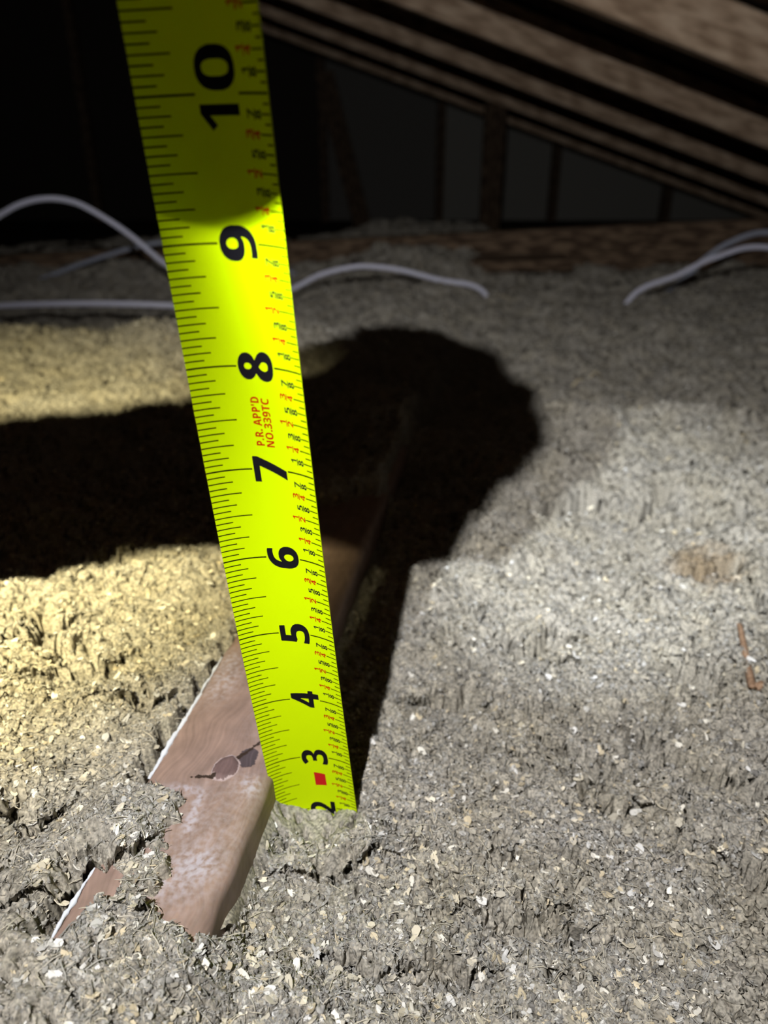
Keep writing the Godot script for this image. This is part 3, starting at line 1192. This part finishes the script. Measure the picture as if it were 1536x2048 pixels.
func _tube_open(r0: float, r1: float, z0: float, z1: float) -> ArrayMesh:     # a pipe along -z
	var v := PackedVector3Array()
	var idx := PackedInt32Array()
	var k := 32
	for e in [[r0, z0], [r0, z1], [r1, z1], [r1, z0]]:
		for i in k:
			var q := TAU * i / k
			v.append(Vector3(cos(q) * e[0], sin(q) * e[0], -e[1]))
	for j in 4:
		for i in k:
			var a := j * k + i
			var b := j * k + (i + 1) % k
			var c := ((j + 1) % 4) * k + i
			var d := ((j + 1) % 4) * k + (i + 1) % k
			idx.append_array([a, b, d, a, d, c])
	return _flat(v, idx)


# ------------------------------------------------------------------ the hand that holds the case
func _arm() -> void:
	var bones := []          # a, b, radius at a, radius at b
	var wrist := Vector3(-0.128, 0.257, -0.095)
	bones.append([Vector3(-0.30, 0.244, -0.045), wrist, 0.037, 0.026])
	var ys := [0.277, 0.2655, 0.254, 0.2435]
	for i in 4:
		var y: float = ys[i]
		var ln: float = [0.95, 1.0, 0.95, 0.82][i]
		var kn := Vector3(-0.076, y, -0.132 + 0.003 * absf(i - 1.5))
		var p1 := Vector3(-0.066 + 0.012 * ln, y - 0.001, -0.168)
		var p2 := Vector3(-0.046 + 0.024 * ln, y - 0.003, -0.170)
		var p3 := Vector3(-0.025 + 0.020 * ln, y - 0.005, -0.154 + 0.004 * (1.0 - ln) * 5.0)
		bones.append([wrist + Vector3(0.004, (y - 0.272) * 0.5, -0.004), kn, 0.020, 0.0125])
		bones.append([kn, p1, 0.0098, 0.0090])
		bones.append([p1, p2, 0.0090, 0.0084])
		bones.append([p2, p3, 0.0084, 0.0072])
	bones.append([Vector3(-0.10, 0.270, -0.085), Vector3(-0.070, 0.276, -0.105), 0.018, 0.015])
	bones.append([Vector3(-0.09, 0.280, -0.075), Vector3(-0.072, 0.286, -0.125), 0.014, 0.013])
	bones.append([wrist + Vector3(0.006, 0.004, 0.012), Vector3(-0.098, 0.276, -0.068), 0.021, 0.0155])
	bones.append([Vector3(-0.098, 0.276, -0.068), Vector3(-0.070, 0.287, -0.052), 0.0135, 0.0108])
	bones.append([Vector3(-0.070, 0.287, -0.052), Vector3(-0.040, 0.291, -0.056), 0.0105, 0.0085])
	var skin := _mat(Color(0.80, 0.60, 0.50), 0.6)
	var t := _thing("person", "bare left hand in a dark sleeve gripping the case of the yellow tape", "person", Vector3(-0.128, 0.262, -0.095))
	_obj("hand", _nets(bones, 0.0032, 0.006, t.position), skin, t)
	var pts := PackedVector3Array()
	var rad := PackedFloat32Array()
	for i in 24:
		var f := i / 23.0
		pts.append(Vector3(-0.178, 0.2535, -0.081).lerp(Vector3(-0.52, 0.25, 0.03), f) - t.position)
		rad.append(lerpf(0.037, 0.056, f) + 0.0016 * sin(f * 46.0) + (0.002 if i < 2 else 0.0))
	_obj("sleeve", _tube(pts, rad, 28), _mat(Color(0.10, 0.11, 0.14), 0.95), t)


func _nets(bones: Array, cell: float, blend: float, origin: Vector3) -> ArrayMesh:     # surface nets over smoothly joined tapered capsules
	var lo := Vector3(1e9, 1e9, 1e9)
	var hi := -lo
	for b in bones:
		for i in 2:
			var r: float = b[2 + i] + 2.5 * cell
			lo = lo.min(b[i] - Vector3(r, r, r))
			hi = hi.max(b[i] + Vector3(r, r, r))
	var nx := int((hi.x - lo.x) / cell) + 2
	var ny := int((hi.y - lo.y) / cell) + 2
	var nz := int((hi.z - lo.z) / cell) + 2
	var field := PackedFloat32Array()
	field.resize(nx * ny * nz)
	field.fill(1.0)
	for b in bones:
		var pa: Vector3 = b[0]
		var ab: Vector3 = b[1] - b[0]
		var ll := ab.length_squared()
		var r := maxf(b[2], b[3]) + 0.014
		var l: Vector3 = (pa.min(b[1]) - Vector3(r, r, r) - lo) / cell
		var h: Vector3 = (pa.max(b[1]) + Vector3(r, r, r) - lo) / cell
		for z in range(maxi(int(l.z), 0), mini(int(h.z) + 1, nz)):
			for y in range(maxi(int(l.y), 0), mini(int(h.y) + 1, ny)):
				for x in range(maxi(int(l.x), 0), mini(int(h.x) + 1, nx)):
					var p := lo + Vector3(x, y, z) * cell - pa
					var f := clampf(p.dot(ab) / ll, 0.0, 1.0)
					var d: float = (p - ab * f).length() - lerpf(b[2], b[3], f)
					var i := (z * ny + y) * nx + x
					var o := field[i]
					var k := maxf(blend - absf(o - d), 0.0) / blend
					field[i] = minf(o, d) - k * k * blend * 0.25
	var v := PackedVector3Array()
	var idx := PackedInt32Array()
	var at := {}
	for z in nz - 1:
		for y in ny - 1:
			for x in nx - 1:
				var mask := 0
				var c := PackedFloat32Array()
				for e in 8:
					var q := field[((z + (e >> 2)) * ny + y + ((e >> 1) & 1)) * nx + x + (e & 1)]
					c.append(q)
					if q < 0.0:
						mask |= 1 << e
				if mask == 0 or mask == 255:
					continue
				var sum := Vector3.ZERO
				var n := 0
				for e in [[0, 1], [2, 3], [4, 5], [6, 7], [0, 2], [1, 3], [4, 6], [5, 7], [0, 4], [1, 5], [2, 6], [3, 7]]:
					var s := c[e[0]]
					var t := c[e[1]]
					if (s < 0.0) != (t < 0.0):
						var f := s / (s - t)
						var pa := Vector3(e[0] & 1, (e[0] >> 1) & 1, e[0] >> 2)
						var pb := Vector3(e[1] & 1, (e[1] >> 1) & 1, e[1] >> 2)
						sum += pa.lerp(pb, f)
						n += 1
				at[(z * ny + y) * nx + x] = v.size()
				v.append(lo + (Vector3(x, y, z) + sum / n) * cell - origin)
	var step := [1, nx, nx * ny]
	for key in at:
		var i: int = key
		for ax in 3:
			var j: int = i + step[ax]
			if j >= field.size():
				continue
			var s := field[i] < 0.0
			if s == (field[j] < 0.0):
				continue
			var u: int = step[(ax + 1) % 3]
			var w: int = step[(ax + 2) % 3]
			if not (at.has(i - u) and at.has(i - w) and at.has(i - u - w)):
				continue
			var q := [at[i], at[i - u], at[i - u - w], at[i - w]]
			if s:
				idx.append_array([q[0], q[2], q[1], q[0], q[3], q[2]])
			else:
				idx.append_array([q[0], q[1], q[2], q[0], q[2], q[3]])
	return _mesh(v, _normals(v, idx), idx)
